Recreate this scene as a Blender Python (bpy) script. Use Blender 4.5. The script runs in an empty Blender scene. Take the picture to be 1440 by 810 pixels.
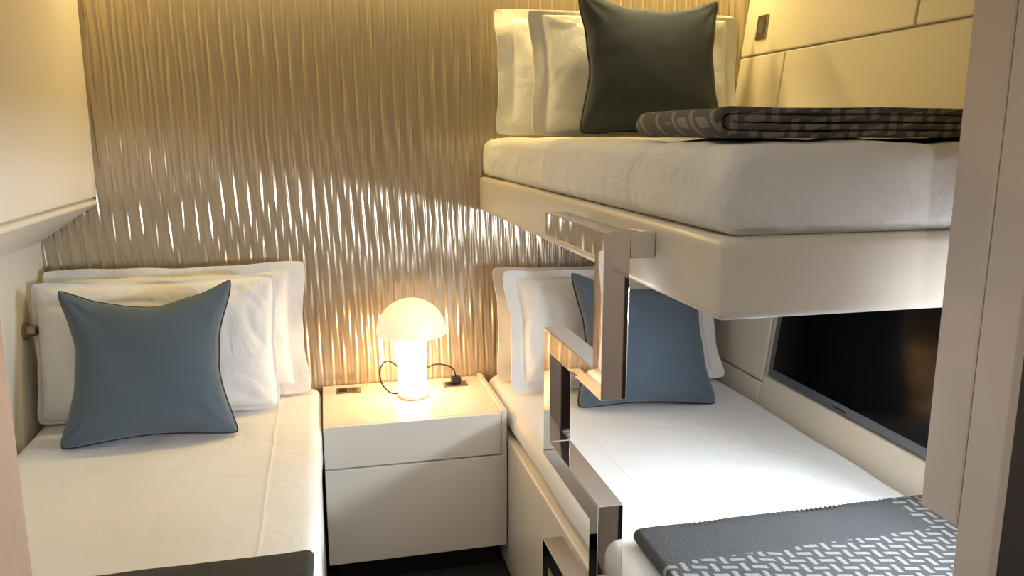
import bpy, bmesh, math, random
import numpy as np
from mathutils import Vector, Matrix, noise
random.seed(3)
S = bpy.context.scene
H = 1.40
try:
    S.view_settings.view_transform = 'Standard'
    S.view_settings.look = 'None'
except Exception as e:
    print(e)

# ---------------------------------------------------------------- materials
def lin(c):
    return tuple(((v/255)/12.92 if v/255 <= .04045 else ((v/255+.055)/1.055)**2.4) for v in c)+(1,)

def mat(name, rgb, rough=.5, metal=0, bump=0, bscale=40, bdetail=4, var=0, emis=None, estr=0, coat=0, sheen=0, stretch=None, bdist=.01, spec=.5, crease=None, distort=0):
    m = bpy.data.materials.new(name); m.use_nodes = True
    nt = m.node_tree; p = nt.nodes['Principled BSDF']
    p.inputs['Base Color'].default_value = lin(rgb)
    p.inputs['Roughness'].default_value = rough
    p.inputs['Metallic'].default_value = metal
    p.inputs['Specular IOR Level'].default_value = spec
    if coat: p.inputs['Coat Weight'].default_value = coat; p.inputs['Coat Roughness'].default_value = .15
    if sheen: p.inputs['Sheen Weight'].default_value = sheen
    if emis:
        p.inputs['Emission Color'].default_value = lin(emis); p.inputs['Emission Strength'].default_value = estr
    tc = nt.nodes.new('ShaderNodeTexCoord')
    src = tc.outputs['Object']
    if stretch:
        mp = nt.nodes.new('ShaderNodeMapping'); mp.inputs['Scale'].default_value = stretch
        nt.links.new(src, mp.inputs['Vector']); src = mp.outputs[0]
    n = nt.nodes.new('ShaderNodeTexNoise'); n.inputs['Scale'].default_value = bscale; n.inputs['Detail'].default_value = bdetail
    n.inputs['Distortion'].default_value = distort
    nt.links.new(src, n.inputs['Vector'])
    if bump:
        b = nt.nodes.new('ShaderNodeBump'); b.inputs['Strength'].default_value = bump; b.inputs['Distance'].default_value = bdist
        h = n.outputs['Fac']
        if crease:   # pressed-in laundry fold lines running along the bed
            sx = nt.nodes.new('ShaderNodeSeparateXYZ'); nt.links.new(tc.outputs['Object'], sx.inputs[0])
            for ax, c in crease:
                def mt(op, a, bb):
                    q = nt.nodes.new('ShaderNodeMath'); q.operation = op
                    for i, v in enumerate((a, bb)):
                        if isinstance(v, (int, float)): q.inputs[i].default_value = v
                        else: nt.links.new(v, q.inputs[i])
                    return q.outputs[0]
                wob = mt('MULTIPLY', n.outputs['Fac'], .02)
                d = mt('DIVIDE', mt('SUBTRACT', mt('ADD', sx.outputs[ax], wob), c), .004)
                g = mt('DIVIDE', .11, mt('ADD', mt('MULTIPLY', d, d), 1))
                h = mt('ADD', h, g)
        nt.links.new(h, b.inputs['Height']); nt.links.new(b.outputs[0], p.inputs['Normal'])
    if var:
        mx = nt.nodes.new('ShaderNodeMixRGB'); c = lin(rgb)
        mx.inputs[1].default_value = tuple(v*(1-var) for v in c[:3])+(1,)
        mx.inputs[2].default_value = tuple(min(1, v*(1+var)) for v in c[:3])+(1,)
        nt.links.new(n.outputs['Fac'], mx.inputs[0]); nt.links.new(mx.outputs[0], p.inputs['Base Color'])
    return m

M = {}
M['wave'] = mat('pearl_wave_panel', (190,176,154), .2, .5, var=.06, bscale=6)
M['cream'] = mat('cream_lacquer', (226,219,207), .35, bump=.02, bscale=60, coat=.15)
M['wallc'] = mat('cream_wall', (222,215,202), .6, bump=.03, bscale=120)
M['leather'] = mat('cream_leather', (220,212,196), .5, bump=.12, bscale=260, bdist=.002)
M['jamb'] = mat('jamb_paint', (222,209,199), .5, bump=.02, bscale=80)
M['brown'] = mat('dark_brown_edge', (46,32,26), .5, var=.2)
M['midbrown'] = mat('tan_edge', (168,138,114), .5, var=.1)
M['linen'] = mat('white_bed_linen', (230,231,233), .85, bump=.5, bscale=5, bdetail=7, bdist=.02, sheen=.1, crease=[(0,-.155),(0,.735)], distort=.6)
M['linen_up'] = mat('white_fitted_sheet', (230,230,229), .85, bump=.7, bscale=6, bdetail=7, bdist=.03, sheen=.1, distort=1.0)
M['pillow'] = mat('white_pillow_cotton', (236,236,236), .85, bump=.6, bscale=6, bdetail=7, bdist=.025, sheen=.1, distort=.9)
M['blue'] = mat('blue_grey_cushion_fabric', (82,97,110), .9, bump=.35, bscale=500, bdist=.002, var=.12, sheen=.25)
M['char'] = mat('charcoal_cushion_fabric', (50,57,64), .9, bump=.35, bscale=500, bdist=.002, var=.12, sheen=.2)
M['piping'] = mat('navy_piping', (30,38,50), .8, bump=.1, bscale=400)
M['chrome'] = mat('polished_chrome', (232,230,228), .03, 1, var=.01)
M['steel'] = mat('brushed_steel', (150,140,125), .3, 1, bump=.05, bscale=200)
M['black'] = mat('black_rubber', (16,16,17), .5, bump=.02)
M['screen'] = mat('black_glass', (2,2,3), .1, 0, spec=.18)
M['tvframe'] = mat('grey_screen_frame', (92,100,110), .35, .3)
M['floor'] = mat('dark_carpet', (52,50,50), .95, bump=.5, bscale=300, var=.3)
M['ceil'] = mat('ceiling_paint', (230,226,218), .7)
M['dome'] = mat('lamp_dome_acrylic', (240,226,208), .35, emis=(255,220,180), estr=.68)
M['stem'] = mat('lamp_stem_glow', (255,250,240), .4, emis=(255,206,152), estr=18)
M['lampw'] = mat('lamp_white', (240,232,222), .4)

def weave(name, dark, light, cell, ylim=None, xlim=None, bw=.17):
    m = bpy.data.materials.new(name); m.use_nodes = True
    nt = m.node_tree; N = nt.nodes; L = nt.links; p = N['Principled BSDF']
    p.inputs['Roughness'].default_value = .95
    tc = N.new('ShaderNodeTexCoord'); sx = N.new('ShaderNodeSeparateXYZ'); L.new(tc.outputs['Object'], sx.inputs[0])
    def mth(op, a, b=None):
        n = N.new('ShaderNodeMath'); n.operation = op
        for i, v in enumerate((a, b)):
            if v is None: continue
            if isinstance(v, (int, float)): n.inputs[i].default_value = v
            else: L.new(v, n.inputs[i])
        return n.outputs[0]
    X = sx.outputs[0]; Y = mth('SUBTRACT', sx.outputs[1], mth('MULTIPLY', sx.outputs[2], 1.0))
    u = mth('DIVIDE', mth('ADD', X, 5), cell); v = mth('DIVIDE', mth('ADD', mth('ADD', Y, 5), mth('MULTIPLY', X, .25)), cell)
    par = mth('MODULO', mth('ADD', mth('FLOOR', u), mth('FLOOR', v)), 2)
    fu = mth('ABSOLUTE', mth('SUBTRACT', mth('FRACT', u), .5)); fv = mth('ABSOLUTE', mth('SUBTRACT', mth('FRACT', v), .5))
    a = mth('MULTIPLY', mth('LESS_THAN', fu, bw), par)
    b = mth('MULTIPLY', mth('LESS_THAN', fv, bw), mth('SUBTRACT', 1, par))
    k = mth('MAXIMUM', a, b)
    if ylim is not None:
        r = mth('LESS_THAN', sx.outputs[1], ylim)
        if xlim is not None: r = mth('MAXIMUM', r, mth('GREATER_THAN', X, xlim))
        k = mth('MULTIPLY', k, r)
    nz = N.new('ShaderNodeTexNoise'); nz.inputs['Scale'].default_value = 350; L.new(tc.outputs['Object'], nz.inputs['Vector'])
    k = mth('MULTIPLY', k, mth('ADD', nz.outputs['Fac'], .4))
    mx = N.new('ShaderNodeMixRGB'); mx.inputs[1].default_value = lin(dark); mx.inputs[2].default_value = lin(light)
    L.new(k, mx.inputs[0]); L.new(mx.outputs[0], p.inputs['Base Color'])
    bp = N.new('ShaderNodeBump'); bp.inputs['Strength'].default_value = .6; bp.inputs['Distance'].default_value = .004
    L.new(nz.outputs['Fac'], bp.inputs['Height']); L.new(bp.outputs[0], p.inputs['Normal'])
    return m
M['thr_low'] = weave('grey_woven_throw', (64,64,64), (138,136,132), .028, 1.285, 1.215)
M['thr_up'] = weave('brown_woven_throw', (98,94,88), (144,138,127), .034, bw=.2)
M['thr_left'] = weave('grey_woven_throw_b', (64,64,64), (138,136,132), .028, 1.36)
M['stitch'] = mat('blanket_stitch_wool', (78,78,78), .95, bump=.3, bscale=400)

# ---------------------------------------------------------------- helpers
def link(o): S.collection.objects.link(o); return o
def mk(name, verts, faces, m, smooth=False):
    me = bpy.data.meshes.new(name); me.from_pydata([tuple(v) for v in verts], [], faces); me.update()
    bm = bmesh.new(); bm.from_mesh(me); bmesh.ops.recalc_face_normals(bm, faces=bm.faces); bm.to_mesh(me); bm.free()
    o = link(bpy.data.objects.new(name, me))
    for mm in (m if isinstance(m, list) else [m]): me.materials.append(M[mm])
    if smooth:
        for p in me.polygons: p.use_smooth = True
    return o
def boxdata(boxes):
    V, F = [], []
    for (x0,x1,y0,y1,z0,z1) in boxes:
        b = len(V)
        V += [(x0,y0,z0),(x1,y0,z0),(x1,y1,z0),(x0,y1,z0),(x0,y0,z1),(x1,y0,z1),(x1,y1,z1),(x0,y1,z1)]
        F += [[b+i for i in f] for f in ((0,3,2,1),(4,5,6,7),(0,1,5,4),(1,2,6,5),(2,3,7,6),(3,0,4,7))]
    return V, F
def box(name, b, m, bev=0, seg=3):
    V, F = boxdata(b if isinstance(b, list) else [b])
    o = mk(name, V, F, m)
    if bev: bevel(o, bev, seg)
    return o
def bevel(o, w, seg=3):
    md = o.modifiers.new('bevel', 'BEVEL'); md.width = w; md.segments = seg; md.limit_method = 'ANGLE'; md.angle_limit = .6
    for p in o.data.polygons: p.use_smooth = True
    wn = o.modifiers.new('wn', 'WEIGHTED_NORMAL'); wn.keep_sharp = True
def group(name, parts):
    e = link(bpy.data.objects.new(name, None)); e.empty_display_size = .1
    for p in parts: p.parent = e
    return e
def rbox(name, b, r, m, n=28, amp=0, fs=6, crown=0, bulge=0):
    x0,x1,y0,y1,z0,z1 = b
    c = Vector(((x0+x1)/2,(y0+y1)/2,(z0+z1)/2)); h = Vector(((x1-x0)/2,(y1-y0)/2,(z1-z0)/2))
    bm = bmesh.new(); bmesh.ops.create_cube(bm, size=2)
    bmesh.ops.subdivide_edges(bm, edges=bm.edges[:], cuts=n, use_grid_fill=True)
    for v in bm.verts:
        q = [0,0,0]
        for i in range(3):
            s = v.co[i]; a = abs(s); k = .7; rr = min(r, h[i]*.999)
            d = a/k*(h[i]-rr) if a < k else (h[i]-rr)+(a-k)/(1-k)*rr
            q[i] = math.copysign(d, s)
        q = Vector(q)
        core = Vector([max(-(h[i]-min(r,h[i]*.999)), min(h[i]-min(r,h[i]*.999), q[i])) for i in range(3)])
        d = q-core
        if d.length > 1e-7:
            rr = max(abs(d[0]), abs(d[1]), abs(d[2]))
            d = d.normalized()*rr
        q = core+d
        if crown and q.z > 0: q.z += crown*(1-(q.x/h.x)**2)*(1-(q.y/h.y)**4)
        if bulge:
            f = bulge*(1-(q.z/h.z)**2)
            if abs(d.x) > 1e-6: q.x += math.copysign(f, d.x)*min(1,abs(d.x)/r*1.2)
            if abs(d.y) > 1e-6: q.y += math.copysign(f, d.y)*min(1,abs(d.y)/r*1.2)
        w = q+c
        if amp and q.z > -h.z*.8:
            nn = noise.noise(w*fs)+.5*noise.noise(w*fs*2.3)+.25*noise.noise(w*fs*5)
            dr = d.normalized() if d.length > 1e-6 else Vector((0,0,1))
            w = w+dr*nn*amp
        v.co = w
    me = bpy.data.meshes.new(name); bm.to_mesh(me); bm.free(); me.materials.append(M[m])
    for p in me.polygons: p.use_smooth = True
    return link(bpy.data.objects.new(name, me))
def prism_y(name, pts, y0, y1, m, ny=1, smooth=False, amp=0, fs=10):
    V, F = [], []; n = len(pts)
    for j in range(ny+1):
        y = y0+(y1-y0)*j/ny
        for (x,z) in pts:
            w = Vector((x,y,z))
            if amp: w = w+Vector((noise.noise(w*fs), noise.noise(w*fs+Vector((7,3,1))), noise.noise(Vector((w.x*fs,w.y*fs,5)))))*amp
            V.append(w)
    for j in range(ny):
        for i in range(n):
            k = (i+1) % n
            F.append([j*n+i, j*n+k, (j+1)*n+k, (j+1)*n+i])
    F.append(list(range(n))); F.append([ny*n+i for i in reversed(range(n))])
    return mk(name, V, F, m, smooth)
def lathe(name, c, prof, m, seg=64):
    V, F = [], []; n = len(prof)
    for i in range(seg):
        a = 2*math.pi*i/seg
        for (r,z) in prof: V.append((c[0]+r*math.cos(a), c[1]+r*math.sin(a), z))
    for i in range(seg):
        k = (i+1) % seg
        for j in range(n-1): F.append([i*n+j, k*n+j, k*n+j+1, i*n+j+1])
    o = mk(name, V, F, m, True)
    bm = bmesh.new(); bm.from_mesh(o.data); bmesh.ops.remove_doubles(bm, verts=bm.verts, dist=1e-5)
    bmesh.ops.recalc_face_normals(bm, faces=bm.faces)
    for e in bm.edges:
        if len(e.link_faces) == 2 and e.calc_face_angle(0) > .8: e.smooth = False
    bm.to_mesh(o.data); bm.free()
    return o
def tube(name, pts, r, m, cyclic=False):
    cu = bpy.data.curves.new(name, 'CURVE'); cu.dimensions = '3D'; cu.bevel_depth = r; cu.bevel_resolution = 3
    sp = cu.splines.new('POLY'); sp.points.add(len(pts)-1); sp.use_cyclic_u = cyclic
    for i, p in enumerate(pts): sp.points[i].co = (p[0],p[1],p[2],1)
    sp.use_smooth = True
    cu.materials.append(M[m])
    tmp = bpy.data.objects.new(name+'_c', cu); S.collection.objects.link(tmp)
    dg = bpy.context.evaluated_depsgraph_get(); me = bpy.data.meshes.new_from_object(tmp.evaluated_get(dg))
    bpy.data.objects.remove(tmp)
    if not me.materials: me.materials.append(M[m])
    for p in me.polygons: p.use_smooth = True
    return link(bpy.data.objects.new(name, me))
def smooth_path(P, k=8):
    out = []; n = len(P)
    for i in range(n-1):
        p0 = Vector(P[max(i-1,0)]); p1 = Vector(P[i]); p2 = Vector(P[i+1]); p3 = Vector(P[min(i+2,n-1)])
        for j in range(k):
            t = j/k
            out.append(.5*((2*p1)+(-p0+p2)*t+(2*p0-5*p1+4*p2-p3)*t*t+(-p0+3*p1-3*p2+p3)*t**3))
    out.append(Vector(P[-1])); return out

def pillow(name, w, h, t, base, lean, yaw=0, roll=0, m='pillow', flange=0, pull=(.05,.05,.03), piping=False, seed=0, N=80, wr=.004, sag=.25, rip=1.0, fx=None, ridge=1.0):
    """base = centre of the bottom edge resting on the bed; lean = degrees the top tips back (+Y)"""
    Mx = Matrix.Translation(base) @ Matrix.Rotation(math.radians(yaw),4,'Z') @ Matrix.Rotation(math.radians(-lean),4,'X') @ Matrix.Rotation(math.radians(roll),4,'Y')
    ui = 1-2*(fx if fx is not None else flange)/w; vi = 1-2*flange/h
    so = Vector((seed*3.7, seed*1.3, seed*5.1))
    pt, ps, pb = pull
    def pos(u, v, side):
        rc = 1-.035*(u*u*v*v)**5
        x = w/2*u*(1-ps*(1-v*v)**1.3*abs(u)**1.5)*rc
        z = h/2*v*(1-(pt if v > 0 else pb)*(1-abs(u)**1.6)*abs(v)**1.5)*rc
        x += .004*noise.noise(Vector((v*3,u*.5,seed)))*abs(u); z += .006*noise.noise(Vector((u*3,v*.5,seed+9)))*(v > 0)*abs(v)
        a = max(0,1-(u/ui)**2); b = max(0,1-(v/vi)**2)
        q = (a*b)**.40*(1-sag*v*.6)
        wp = Vector((x*5, side*2, z*5))+so
        wrk = noise.noise(wp)+.45*noise.noise(wp*2.3)+.2*noise.noise(wp*5)
        rd = (1-abs(noise.noise(wp*1.1+Vector((3,9,1)))*2.2))
        rd = max(0, rd)**6*.9*ridge
        cr = 0
        for cu in (-1,1):
            for cv in (-1,1):
                du, dv = u-cu, v-cv; d = math.hypot(du,dv); an = math.atan2(dv*cv*-1, du*cu*-1)
                cr += math.sin(an*11+seed+cu*2+cv)*math.exp(-(d/.5)**2)*min(1,d*4)
        fold = math.sin(u*5+v*2.5+seed*1.7+2*noise.noise(wp*.6))
        edge = min(1, (a*b)*6)
        y = -side*(t/2*q+.0025)+(wrk*wr+cr*wr*.8+fold*wr*.35-rd*wr)*edge*(-side)
        fl = 1-edge
        y += fl*wr*rip*(math.sin(u*6+v*5+seed*2)+.5*math.sin(u*11-v*8+seed))
        return Mx @ Vector((x, y, z+h/2))
    V, F = [], []
    for side in (1,-1):
        for j in range(N+1):
            for i in range(N+1):
                u = math.sin((i/N*2-1)*math.pi/2*.92)/math.sin(math.pi/2*.92); v = math.sin((j/N*2-1)*math.pi/2*.92)/math.sin(math.pi/2*.92)
                V.append(pos(u,v,side))
    W = N+1; T = W*W
    for s in (0,1):
        for j in range(N):
            for i in range(N):
                a = s*T+j*W+i; F.append([a,a+1,a+W+1,a+W])
    ring = [i for i in range(W)]+[j*W+N for j in range(1,W)]+[N*W+i for i in range(N-1,-1,-1)]+[j*W for j in range(N-1,0,-1)]
    for i in range(len(ring)):
        a, b = ring[i], ring[(i+1) % len(ring)]; F.append([a,b,b+T,a+T])
    body = mk('cover', V, F, m, True)
    parts = [body]
    if piping:
        pts = [(V[i]+V[i+T])/2 for i in ring]
        parts.append(tube('piping', pts, .0035, 'piping', True))
    return group(name, parts)

def ufold(x0, x1, zb, Ht, th):
    R = Ht/2; zc = zb+R; pts = [(x1, zb), (x0+R, zb)]
    for i in range(1,12):
        a = -math.pi/2-math.pi*i/12; pts.append((x0+R+R*math.cos(a), zc+R*math.sin(a)))
    pts += [(x0+R, zb+Ht), (x1, zb+Ht), (x1, zb+Ht-th), (x0+R, zb+Ht-th)]
    r = R-th
    if r > .0005:
        for i in range(1,12):
            a = math.pi/2+math.pi*i/12; pts.append((x0+R+r*math.cos(a), zc+r*math.sin(a)))
    pts += [(x0+R, zb+th), (x1, zb+th)]
    out = []
    for i in range(len(pts)):
        a = pts[i]; b = pts[(i+1) % len(pts)]; L = math.hypot(a[0]-b[0], a[1]-b[1]); k = max(1, int(L/.04))
        for j in range(k): out.append((a[0]+(b[0]-a[0])*j/k, a[1]+(b[1]-a[1])*j/k))
    return out
def stitches(name, x0, x1, y, z, n):
    V, F = [], []
    for i in range(n):
        x = x0+(x1-x0)*(i+.5)/n
        v, f = boxdata([(x-.0012,x+.0012,y-.011,y+.001,z-.004,z+.0008)])
        b = len(V); V += v; F += [[b+q for q in ff] for ff in f]
    return mk(name, V, F, 'stitch')

# ---------------------------------------------------------------- room shell
WX0, WX1, WY, CZ = -.861, 1.51, 2.72, 2.10
def xr(z): return 1.375+.115*((z-H)+.85)   # leaning hull side surface
box('floor', (-.95,1.75,-1.3,2.85,-.06,0), 'floor')
box('ceiling', (-.95,1.75,-1.3,2.85,CZ,CZ+.06), 'ceil')
# wave relief wall : long staggered vertical ripples
nx, nz = 1200, 170
xs = np.linspace(-.875, 1.60, nx); zs = np.linspace(0, CZ, nz)
XX, ZZ = np.meshgrid(xs, zs)
ph = 2*np.pi*XX/.0205
wob = .50*np.sin(2*np.pi*ZZ/.40+4*np.sin(XX*11.7)+XX*27)+.25*np.sin(2*np.pi*ZZ/.22+3*np.sin(XX*19+1.3)+XX*61)
amp = .45+.55*np.sin(2*np.pi*ZZ/.30+ph*.5+1.6*np.sin(XX*9)+1.2*np.sin(ZZ*6)+.8*np.sin(XX*47))
hh = .0021*amp*np.sin(ph+wob)+.0008*np.sin(ph*.5+wob*.6+1)
YY = WY-.004-hh
V = np.stack([XX.ravel(), YY.ravel(), ZZ.ravel()], 1)
idx = np.arange(nx*nz).reshape(nz, nx)
Fq = np.stack([idx[:-1,:-1].ravel(), idx[:-1,1:].ravel(), idx[1:,1:].ravel(), idx[1:,:-1].ravel()], 1)
me = bpy.data.meshes.new('wall_back'); me.from_pydata(V.tolist(), [], Fq.tolist()); me.materials.append(M['wave'])
for p in me.polygons: p.use_smooth = True
link(bpy.data.objects.new('wall_back', me))
box('trim_1', (-.95,1.75,WY+.005,WY+.10,0,CZ), 'wallc')
box('wall_left', (-.92,WX0,-1.25,WY,0,CZ), 'wallc')
# right wall (leaning hull side) with a slim window low beside the lower berth + padded panels
so = .014
wy0, wy1, wz0, wz1 = 1.0, 1.40, H-.53, H-.37
Y1 = 1.72
parts = []
for i,(pts,a,b) in enumerate([
    ([(xr(.5)+so,0),(xr(.5)+so,.5),(xr(CZ)+so,CZ),(Y1,CZ),(Y1,0)], wy1, WY),
    ([(xr(.5)+so,0),(xr(.5)+so,.5),(xr(CZ)+so,CZ),(Y1,CZ),(Y1,0)], -1.25, wy0),
    ([(xr(.5)+so,0),(xr(.5)+so,.5),(xr(wz0)+so,wz0),(Y1,wz0),(Y1,0)], wy0, wy1),
    ([(xr(wz1)+so,wz1),(xr(CZ)+so,CZ),(Y1,CZ),(Y1,wz1)], wy0, wy1)]):
    parts.append(prism_y('wall_right' if i == 0 else 'section_%d' % i, pts, a, b, 'wallc'))
wr = parts[0]
for o in parts[1:]: o.parent = wr
def leanpanel(nm, y0, y1, z0, z1, m='leather', t=.014, out=0, bev=.006):
    g = .0025
    V = []
    for (y,z) in ((y0+g,z0+g),(y1-g,z0+g),(y1-g,z1-g),(y0+g,z1-g)):
        V.append((xr(z)-out, y, z))
    for (y,z) in ((y0+g,z0+g),(y1-g,z0+g),(y1-g,z1-g),(y0+g,z1-g)):
        V.append((xr(z)-out+t, y, z))
    F = [[0,1,2,3],[7,6,5,4],[0,4,5,1],[1,5,6,2],[2,6,7,3],[3,7,4,0]]
    o = mk(nm, V, F, m); bevel(o, bev, 3); return o
zt = H+.275
k = 0
for (a,b,c,d) in [(.9,1.83,zt,CZ),(1.83,2.715,zt,CZ),(.9,1.6,H-.14,zt),(1.6,2.42,H-.14,zt),(2.42,2.715,H-.14,zt),
                  (.9,2.24,H-.345,H-.14),(2.24,2.715,H-.40,H-.14),(2.24,2.715,H-.80,H-.40),(.9,2.24,H-.95,H-.77),(2.24,2.715,H-.95,H-.80)]:
    k += 1; leanpanel('panel_%d' % k, a, b, c, d).parent = wr
fr = [box('f%d' % i, b, 'steel', .002) for i, b in enumerate([
    (xr(wz0)-.004,xr(wz1)+.02,wy0,wy1,wz0-.014,wz0),(xr(wz0)-.004,xr(wz1)+.02,wy0,wy1,wz1,wz1+.004),
    (xr(wz0)-.004,xr(wz1)+.02,wy0-.014,wy0,wz0-.014,wz1+.004),(xr(wz0)-.004,xr(wz1)+.02,wy1,wy1+.014,wz0-.014,wz1+.004)])]
group('window_1', fr)
group('wall_tv', [leanpanel('frame', 1.42, 2.20, H-.765, H-.35, 'tvframe', .02, .010, .004),
                  leanpanel('glass', 1.43, 2.172, H-.738, H-.37, 'screen', .004, .0125, .001),
                  leanpanel('sensor', 1.80, 1.86, H-.757, H-.747, 'black', .004, .0125, .001)])
# bulkheads around the doorway
box('wall_front', [(.82,1.72,-.2,.826,0,CZ),(-.861,-.333,.78,.90,0,CZ)], 'jamb', .004)
box('trim_2', (.82,1.50,.827,.895,H-.525,CZ), 'jamb', .004)
box('trim_3', (.806,.8195,.40,.745,0,CZ), 'brown', .003)
box('trim_4', (-.3325,-.328,.78,.892,0,CZ), 'midbrown', .002)
box('wall_corridor', (-.861,1.72,-1.25,-1.20,0,CZ), 'jamb')

# ---------------------------------------------------------------- left overhead cabinet
pts = [(WX0+.001,H-.327),(-.72,H-.232),(-.70,H-.219)]
for i in range(7):
    a = math.radians(-75+i*22); pts.append((-.697+.010*math.cos(a), H-.206+.010*math.sin(a)))
pts += [(-.70,H-.193),(-.70,CZ-.001),(WX0+.001,CZ-.001)]
c1 = prism_y('carcass', pts, .905, WY-.012, 'cream')
c2 = box('door_panel', (-.699,-.686,.91,WY-.013,H-.188,CZ-.002), 'cream', .003)
group('overhead_cabinet', [c1, c2])

# ---------------------------------------------------------------- nightstand
zt = H-.857
ns = [box('carcass', (-.028,.531,2.322,2.708,.093,zt-.012), 'cream'),
      box('top', (-.030,.515,2.318,2.709,zt-.012,zt), 'cream', .003),
      box('side_lip', (.5155,.533,2.30,2.709,zt-.14,zt+.010), 'cream', .003),
      box('drawer_front_upper', (-.030,.514,2.30,2.3175,H-.992,zt-.001), 'cream', .0025),
      box('drawer_front_lower', (-.030,.533,2.30,2.3175,.093,H-.997), 'cream', .0025),
      box('plinth', (0,.50,2.36,2.70,0,.093), 'black')]
group('nightstand', ns)

# table lamp
lx, ly = .264, 2.53
zt += .0005
zd = zt+.222
dome = []
for i in range(0,25):
    a = math.pi/2*(1-i/24); dome.append((.114*math.cos(a), zd+.112*math.sin(a)))
dome.append((.113, zd-.006)); dome.append((.109, zd-.006)); dome.append((.109, zd+.002))
for i in range(1,20):
    a = math.pi/2*i/20; dome.append((.109*math.cos(a), zd+.106*math.sin(a)))
dome.append((0, zd+.106))
lp = [lathe('dome_shade', (lx,ly), dome, 'dome'),
      lathe('glowing_stem', (lx,ly), [(0,zt+.012),(.047,zt+.012),(.0475,zt+.02),(.0475,zd+.004),(.044,zd+.03),(0,zd+.03)], 'stem'),
      lathe('base_ring', (lx,ly), [(0,zt),(.046,zt),(.048,zt+.003),(.048,zt+.012),(0,zt+.012)], 'lampw')]
lp.append(tube('power_cord', smooth_path([(.425,2.625,zt+.028),(.41,2.625,zt+.062),(.36,2.63,zt+.075),(.32,2.64,zt+.06),(.27,2.665,zt+.035),(.20,2.67,zt+.085),(.168,2.64,zt+.075),(.165,2.60,zt+.035),(.19,2.565,zt+.008),(.22,2.55,zt+.006)]), .0028, 'black'))
lp.append(box('plug', (.408,.442,2.608,2.638,zt+.006,zt+.028), 'black', .005))
group('table_lamp', lp)
for (x,y) in ((.056,2.636),(.421,2.622)):
    group('socket_plate', [box('plate', (x-.042,x+.042,y-.026,y+.026,zt,zt+.0035), 'steel', .001),
                    box('insert', (x-.033,x-.004,y-.017,y+.017,zt+.003,zt+.005), 'black', .001),
                    box('insert_b', (x+.004,x+.033,y-.017,y+.017,zt+.003,zt+.0045), 'steel', .001)])

# ---------------------------------------------------------------- beds
BZ = H-.85
group('single_bed', [box('base', (-.855,-.040,.93,2.705,0,BZ-.13), 'cream', .006),
     rbox('mattress', (-.853,-.036,.95,2.70,BZ-.129,BZ), .035, 'linen', 44, .004, 5, .004)])
group('single_bed', [
     box('lower_base', (.537,1.345,.905,2.705,0,H-.945), 'cream', .006),
     rbox('lower_mattress', (.548,1.355,.91,2.70,H-.945,BZ), .04, 'linen', 44, .004, 5, .004)])
group('bunk_bed', [
     rbox('tray', (.53,1.440,.98,2.708,H-.258,H-.141), .014, 'cream', 20),
     rbox('mattress', (.548,1.440,.992,2.70,H-.142,H-.012), .026, 'linen_up', 64, .009, 6, .004, .008)])

# ladder -------------------------------------------------------------
def ladder():
    yn, yf = 1.222, 1.528; t = .0225
    c = [(yf+t, H-.177),(yn, H-.177),(yn, H-.418),(yf, H-.418),(yf, H-.655),(yn, H-.655),(yn, H-.898),(yf, H-.898),(yf, H-1.14),(yn, H-1.14),(yn, 0)]
    L, R = [], []
    for i in range(len(c)):
        p = Vector(c[i])
        d0 = (p-Vector(c[i-1])).normalized() if i > 0 else None
        d1 = (Vector(c[i+1])-p).normalized() if i < len(c)-1 else None
        n0 = Vector((-d0.y,d0.x)) if d0 else None; n1 = Vector((-d1.y,d1.x)) if d1 else None
        o = (n0+n1) if (n0 and n1) else (n0 or n1)
        L.append(p+o*t); R.append(p-o*t)
    poly = L+R[::-1]; n = len(poly)
    V = [(.440,q.x,q.y) for q in poly]+[(.486,q.x,q.y) for q in poly]
    F = [list(range(n)), [n+i for i in reversed(range(n))]]+[[i,(i+1)%n,n+(i+1)%n,n+i] for i in range(n)]
    o = mk('serpentine_tube', V, F, 'chrome'); bevel(o, .0015, 2)
    st = box('bunk_bracket', (.4865,.5295,1.2,1.245,H-.2,H-.155), 'chrome', .0015, 2)
    foot = box('foot_plate', (.425,.50,1.19,1.26,0,.008), 'chrome', .002, 2)
    group('bunk_ladder', [o, st, foot])
ladder()

# ---------------------------------------------------------------- pillows and cushions
UZ = H-.004
B2 = BZ+.006
pillow('pillow', .79, .445, .11, (-.457,2.600,B2), 6, flange=.035, fx=.06, seed=1, wr=.005)
pillow('pillow', .695, .425, .16, (-.502,2.475,B2), 9, flange=.012, seed=2, pull=(.06,.03,.02), wr=.006, rip=.5)
pillow('throw_cushion', .47, .45, .15, (-.497,2.265,B2), 20, yaw=0, roll=-1, m='blue', pull=(.32,.21,.10), piping=True, seed=3, wr=.004, ridge=.5)
pillow('pillow', .80, .40, .11, (.955,2.575,B2), 10, flange=.04, fx=.06, seed=4, wr=.006)
pillow('pillow', .78, .42, .14, (.965,2.43,B2), 20, flange=.03, fx=.05, seed=5, wr=.008, rip=.7)
pillow('throw_cushion', .46, .44, .15, (.972,2.215,B2), 24, yaw=-3, roll=2, m='blue', pull=(.28,.17,.08), piping=True, seed=6, wr=.007, ridge=.6)
pillow('pillow', .88, .42, .11, (1.00,2.60,UZ), 6, flange=.035, fx=.06, seed=7, wr=.006)
pillow('pillow', .74, .40, .15, (1.02,2.47,UZ), 9, flange=.012, fx=.05, seed=8, wr=.006, rip=.6)
pillow('throw_cushion', .46, .435, .15, (.98,2.265,UZ), 15, yaw=-2, roll=2, m='char', pull=(.24,.15,.08), piping=True, seed=9, wr=.004, ridge=.3)

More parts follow.
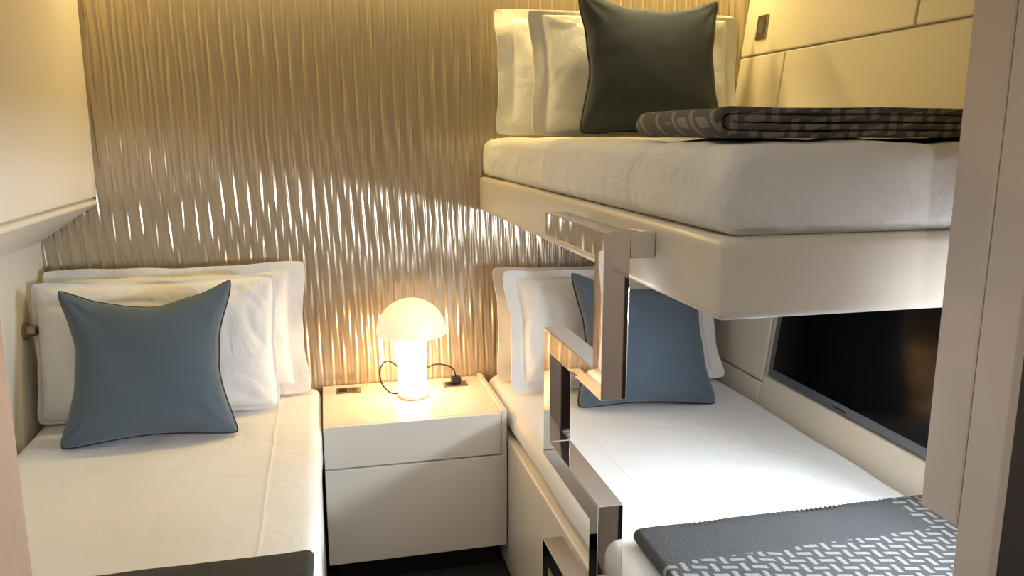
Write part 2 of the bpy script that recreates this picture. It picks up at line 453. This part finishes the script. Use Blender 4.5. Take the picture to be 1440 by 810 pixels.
# ---------------------------------------------------------------- throws
zb = H-.004
group('folded_throw', [prism_y('outer_fold', ufold(.565,1.40,zb,.045,.010), 1.08,1.385, 'thr_up', 14, True, .003),
     prism_y('inner_fold', ufold(.583,1.395,zb+.0115,.022,.010), 1.078,1.38, 'thr_up', 14, True, .002)])
zb = BZ+.007
group('folded_throw', [prism_y('outer_fold', ufold(.60,1.345,zb,.032,.014), 1.0,1.425, 'thr_low', 16, True, .003),
                       stitches('blanket_stitch', .63, 1.33, 1.425, zb+.032, 60)])
group('folded_throw', [prism_y('outer_fold', [(-.9-x,z) for (x,z) in ufold(-.85,-.055,zb,.030,.013)], 1.0,1.50, 'thr_left', 16, True, .003)])

# small fittings
group('light_switch', [leanpanel('plate', 2.552,2.622,H+.325,H+.412,'steel',.006,.006,.001), leanpanel('rocker', 2.567,2.607,H+.345,H+.392,'tvframe',.003,.0085,.001)])
o = lathe('body', (0,0), [(0,0),(.026,0),(.026,.006),(.018,.010),(.016,.03),(.010,.034),(0,.034)], 'steel', 32)
o.matrix_world = Matrix.Translation((WX0,2.50,H-.56)) @ Matrix.Rotation(math.pi/2,4,'Y')
o2 = lathe('lens', (0,0), [(0,.034),(.011,.034),(.011,.037),(0,.037)], 'black', 24); o2.matrix_world = o.matrix_world.copy()
group('reading_light', [o,o2])

# ---------------------------------------------------------------- lights
def area(name, loc, rot, sx, sy, p, col, spread=math.pi):
    l = bpy.data.lights.new(name, 'AREA'); l.shape = 'RECTANGLE'; l.size = sx; l.size_y = sy; l.energy = p; l.color = col; l.spread = spread
    o = link(bpy.data.objects.new(name, l)); o.location = loc; o.rotation_euler = rot; return o
def spot(name, loc, target, p, col, ang, r=.03, blend=.5):
    l = bpy.data.lights.new(name, 'SPOT'); l.energy = p; l.color = col; l.spot_size = math.radians(ang); l.spot_blend = blend; l.shadow_soft_size = r
    o = link(bpy.data.objects.new(name, l)); o.location = loc
    o.rotation_euler = (Vector(target)-Vector(loc)).to_track_quat('-Z','Y').to_euler(); return o
box('led_cove', (-.68,1.50,2.60,2.69,CZ-.03,CZ), 'lampw', .002)
area('led_cove_light', (.42,2.645,CZ-.034), (0,0,0), 2.1, .05, 13, (1,.74,.28))
def down(x,y,p,col,ang=110):
    lathe('downlight_or_fill', (x,y), [(0,CZ-.006),(.03,CZ-.006),(.034,CZ-.010),(.045,CZ-.008),(.046,CZ),(0,CZ)], 'steel', 32)
    spot('downlight_or_fill_beam', (x,y,CZ-.02), (x,y,0), p, col, ang, .04, .6)
down(1.00,2.30,13,(1,.79,.38),96)
down(.10,1.35,5.5,(1,.90,.76),120)  # added fill over mid-cabin, with an invented ceiling fitting
down(.30,-.2,29,(1,.93,.83),150)  # added fill behind the camera; its ceiling fitting is invented too
area('window_daylight', (xr(H-.45)+.03,(wy0+wy1)/2,(wz0+wz1)/2), (0,math.radians(90),0), wz1-wz0-.01, wy1-wy0-.01, 21, (.74,.86,1), math.radians(145))

w = bpy.data.worlds.new('world'); S.world = w; w.use_nodes = True
w.node_tree.nodes['Background'].inputs[0].default_value = (.6,.75,1,1); w.node_tree.nodes['Background'].inputs[1].default_value = .6

# ---------------------------------------------------------------- camera
cam = bpy.data.cameras.new('camera'); cam.sensor_width = 36; cam.lens = 1110/1440*36; cam.clip_start = .02
co = link(bpy.data.objects.new('camera', cam))
yw, pi_ = math.atan(.2388), math.atan(215/1110)
F = Vector((math.sin(yw)*math.cos(pi_), math.cos(yw)*math.cos(pi_), -math.sin(pi_)))
R = Vector((math.cos(yw), -math.sin(yw), 0)); U = R.cross(F)
m3 = Matrix((R, U, -F)).transposed()
co.matrix_world = Matrix.Translation((0,0,H)) @ m3.to_4x4()
S.camera = co
